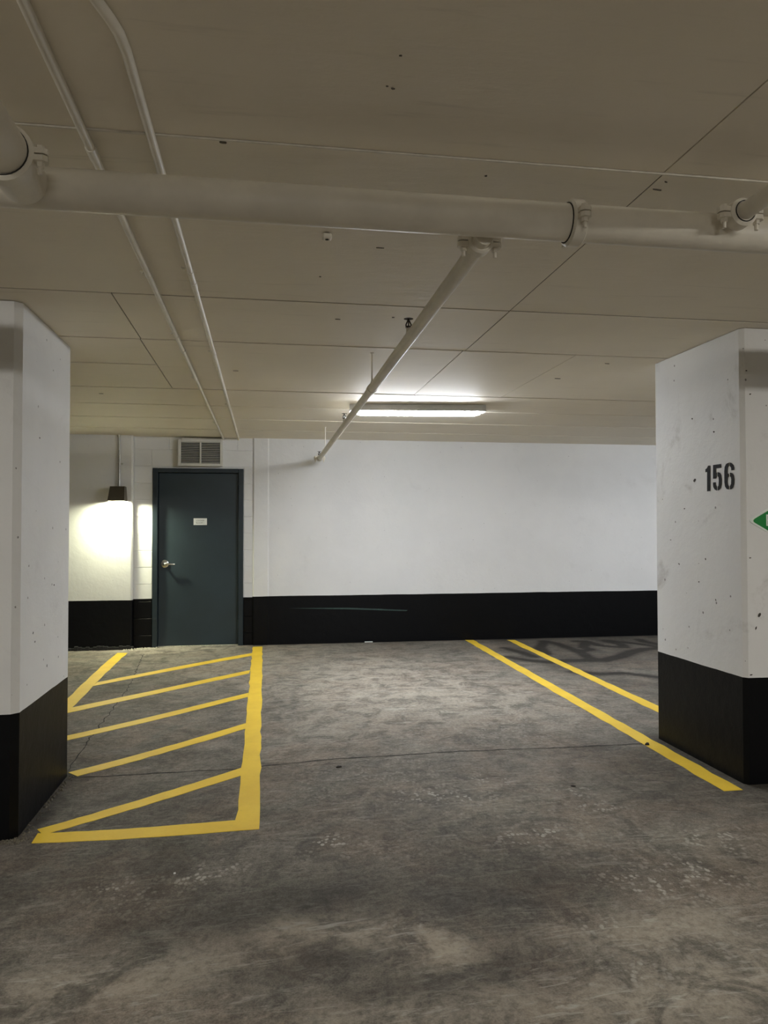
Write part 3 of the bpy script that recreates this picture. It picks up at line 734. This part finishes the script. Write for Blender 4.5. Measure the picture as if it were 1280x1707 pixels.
strip_light(0.35, -3.4, 0.0, M['aisle_glow'], 'strip light across the aisle, furthest from the blue door')

# ------------------------------------------------------------------ wall lamp with its conduit
lx, lzt, lzb, ld = -1.678, 1.895, 1.725, 0.215
wlmp = thing('wall_lamp', (lx, Y_LEFT, lzb), 'dark bronze box wall lamp shining down beside the door', 'wall lamp')
m = MB()
def frus(i, top, bot):                     # open-bottomed hood: shell between outer and inner
    (xa, ya), (xb, yb) = top, bot
    return [(lx-xa, Y_LEFT-0.001-i, lzt-i), (lx+xa, Y_LEFT-0.001-i, lzt-i), (lx+xa, Y_LEFT-ya, lzt-i), (lx-xa, Y_LEFT-ya, lzt-i),
            (lx-xb, Y_LEFT-0.001-i, lzb), (lx+xb, Y_LEFT-0.001-i, lzb), (lx+xb, Y_LEFT-yb, lzb), (lx-xb, Y_LEFT-yb, lzb)]
o_ = frus(0.0, (0.080, 0.13), (0.092, ld)); i_ = frus(0.006, (0.074, 0.124), (0.086, ld-0.006))
m.add(o_+i_, [(0, 1, 2, 3), (0, 4, 5, 1), (1, 5, 6, 2), (2, 6, 7, 3), (3, 7, 4, 0), (11, 10, 9, 8), (9, 13, 12, 8), (10, 14, 13, 9), (11, 15, 14, 10), (8, 12, 15, 11),
              (4, 12, 13, 5), (5, 13, 14, 6), (6, 14, 15, 7), (7, 15, 12, 4)])
m.build('hood', M['lamp_case'], wlmp)
MB().box((lx-0.074, Y_LEFT-ld+0.016, lzb+0.014), (lx+0.074, Y_LEFT-0.100, lzb+0.024)).build('lens', M['wall_glow'], wlmp)
cdt = thing('conduit', (lx+0.002, Y_LEFT-0.02, lzt), 'bare metal conduit rising from the wall lamp to the ceiling', 'conduit')
MB().tube([(lx+0.004, Y_LEFT-0.028, lzt-0.001), (lx+0.004, Y_LEFT-0.026, 2.2), (lx-0.001, Y_LEFT-0.020, 2.40), (lx-0.004, Y_LEFT-0.020, CEIL)], 0.0125, 14).build('tube', M['galv'], cdt, True)
m = MB(); m.revolve((lx+0.003, Y_LEFT-0.024, 2.165), (0, 0, 1), [(-0.009, 0.0125), (-0.009, 0.0148), (0.009, 0.0148), (0.009, 0.0125)], 16)
m.box((lx+0.012, Y_LEFT-0.012, 2.156), (lx+0.042, Y_LEFT+0.001, 2.174)); m.build('strap', M['galv'], cdt, True)
MB().tube([(lx+0.004, Y_LEFT-0.028, lzt-0.001), (lx+0.004, Y_LEFT-0.028, lzt+0.03)], 0.017, 14).build('connector', M['galv'], cdt, True)
MB().tube([(lx-0.004, Y_LEFT-0.020, CEIL-0.025), (lx-0.004, Y_LEFT-0.020, CEIL)], 0.018, 14).build('connector', M['galv'], cdt, True)

# ------------------------------------------------------------------ vent grille above the door
vx0, vx1, vz0, vz1, vy = -1.018, -0.496, 2.150, 2.470, 9.165
vent = thing('vent_grille', ((vx0+vx1)/2, Y_BLOCK, vz0), 'off-white louvred vent grille above the blue door', 'vent')
MB().box((vx0+0.035, vy+0.03, vz0+0.004), (vx1-0.004, Y_BLOCK+0.004, vz1+0.022), 0.004).build('duct_box', M['grille'], vent)
m = MB(); fw = 0.034
m.box((vx0, vy, vz0), (vx0+fw, vy+0.032, vz1), 0.004); m.box((vx1-fw, vy, vz0), (vx1, vy+0.032, vz1), 0.004)
m.box((vx0+fw, vy, vz0), (vx1-fw, vy+0.032, vz0+fw), 0.004); m.box((vx0+fw, vy, vz1-fw), (vx1-fw, vy+0.032, vz1), 0.004)
m.build('vent_frame', M['grille'], vent)
xm = (vx0+vx1)/2
MB().box((xm-0.010, vy+0.001, vz0+fw), (xm+0.010, vy+0.032, vz1-fw), 0.003).build('mullion', M['grille'], vent)
MB().box((vx0+fw-0.004, vy+0.024, vz0+fw-0.004), (vx1-fw+0.004, vy+0.0295, vz1-fw+0.004)).build('dark_backing', M['dark'], vent)
ns = 13; zz = np.linspace(vz0+fw+0.010, vz1-fw-0.008, ns)
def slat_mesh(x0, x1):
    return MB().slab([(x0, vy+0.006, -0.0035), (x1, vy+0.006, -0.0035), (x1, vy+0.022, 0.005), (x0, vy+0.022, 0.005)], (0, 0.0008, 0.0022))
for (xa, xb) in ((vx0+fw, xm-0.010), (xm+0.010, vx1-fw)):
    first = None
    for z in zz:
        if first is None: first = slat_mesh(xa, xb).build('slat', M['grille'], vent); o = first
        else:
            o = first.copy(); COL.objects.link(o)
        o.location.z = z

# ------------------------------------------------------------------ litter
def flake(name, px, py, lx_, ly_, h, mat, label, cat, ang=0.0, seed=1, lift=0.0012):
    rr = random.Random(seed); c = on_floor(px, py); k = 9; top = []; bot = []
    for i in range(k):
        a = 2*math.pi*i/k; r = 0.75+0.4*rr.random(); u, v = lx_*r*math.cos(a), ly_*r*math.sin(a)
        x = c[0]+u*math.cos(ang)-v*math.sin(ang); y = c[1]+u*math.sin(ang)+v*math.cos(ang)
        bot.append((x, y, c[2]+lift)); top.append((c[0]+(x-c[0])*0.8, c[1]+(y-c[1])*0.8, c[2]+lift+h*(0.5+0.5*rr.random())))
    m = MB(); m.add(bot+top+[(c[0], c[1], c[2]+lift+h)], [tuple(range(k))[::-1]]+[(i, (i+1) % k, k+(i+1) % k, k+i) for i in range(k)]+[(k+i, k+(i+1) % k, 2*k) for i in range(k)])
    return tag(m.build(name, mat), label, cat)
pc = on_floor(614, 1070.5)
m = MB(); m.box((pc[0]-0.05, pc[1]-0.03, 0.001), (pc[0]+0.05, pc[1]+0.03, 0.012), 0.003)
tag(m.build('paper_scrap', M['paper']), 'small white paper scrap at the foot of the black skirt', 'litter')
flake('dry_leaf', 565, 1279, 0.020, 0.012, 0.008, M['leaf'], 'dark dry leaf on the floor beside the crack', 'leaf', 0.2, 3)
flake('dirt_clod', 1079, 1242, 0.018, 0.014, 0.012, M['leaf'], 'dark clod of dirt on the yellow line beside pillar 156', 'debris', 0.4, 5, 0.0022)
flake('pebble', 291, 1457, 0.006, 0.006, 0.006, M['paper'], 'tiny white pebble in front of the hatched area', 'pebble', 0, 8)
flake('dirt_clod', 955, 1311, 0.014, 0.008, 0.005, M['leaf'], 'small dark clod of dirt on the open floor left of pillar 156', 'debris', -0.4, 6)
def crumbs(name, spots, mat, label, n, smin, smax):
    m = MB()
    for _ in range(n):
        (xa, ya), (xb, yb), sp = random.choice(spots); t = random.random()
        x = xa+(xb-xa)*t+random.gauss(0, sp); y = ya+(yb-ya)*t+random.gauss(0, sp); s = random.uniform(smin, smax)
        z = float(floor_z(x, y)); a = random.random()*6.28; pts = []
        for i in range(5):
            w = a+2*math.pi*i/5; r = s*(0.7+0.6*random.random()); pts.append((x+r*math.cos(w), y+r*math.sin(w), z-0.0005))
        ap = (x+random.uniform(-s, s)*0.3, y+random.uniform(-s, s)*0.3, z+s*random.uniform(0.6, 1.1))
        m.add(pts+[ap], [(4, 3, 2, 1, 0)]+[(i, (i+1) % 5, 5) for i in range(5)])
    return tag(m.build(name, mat), label, 'debris', kind='stuff')
crumbs('concrete_crumbs', [((-1.58, 9.10), (-1.25, 9.19), 0.02), ((-1.5, 9.13), (-1.3, 9.20), 0.02)], M['crumb'], 'pale concrete crumbs at the left foot of the blue door frame', 110, 0.006, 0.022)
crumbs('gravel_dirt', [((LX+0.02, LY0), (LX+0.02, LY1), 0.012), ((LX-0.06, LY0-0.03), (LX+0.03, LY0-0.01), 0.02)], plain('pale_grit', (0.13, 0.115, 0.085), 0.95, var=0.4, scale=70), 'loose grit gathered at the foot of the left pillar', 220, 0.003, 0.010)
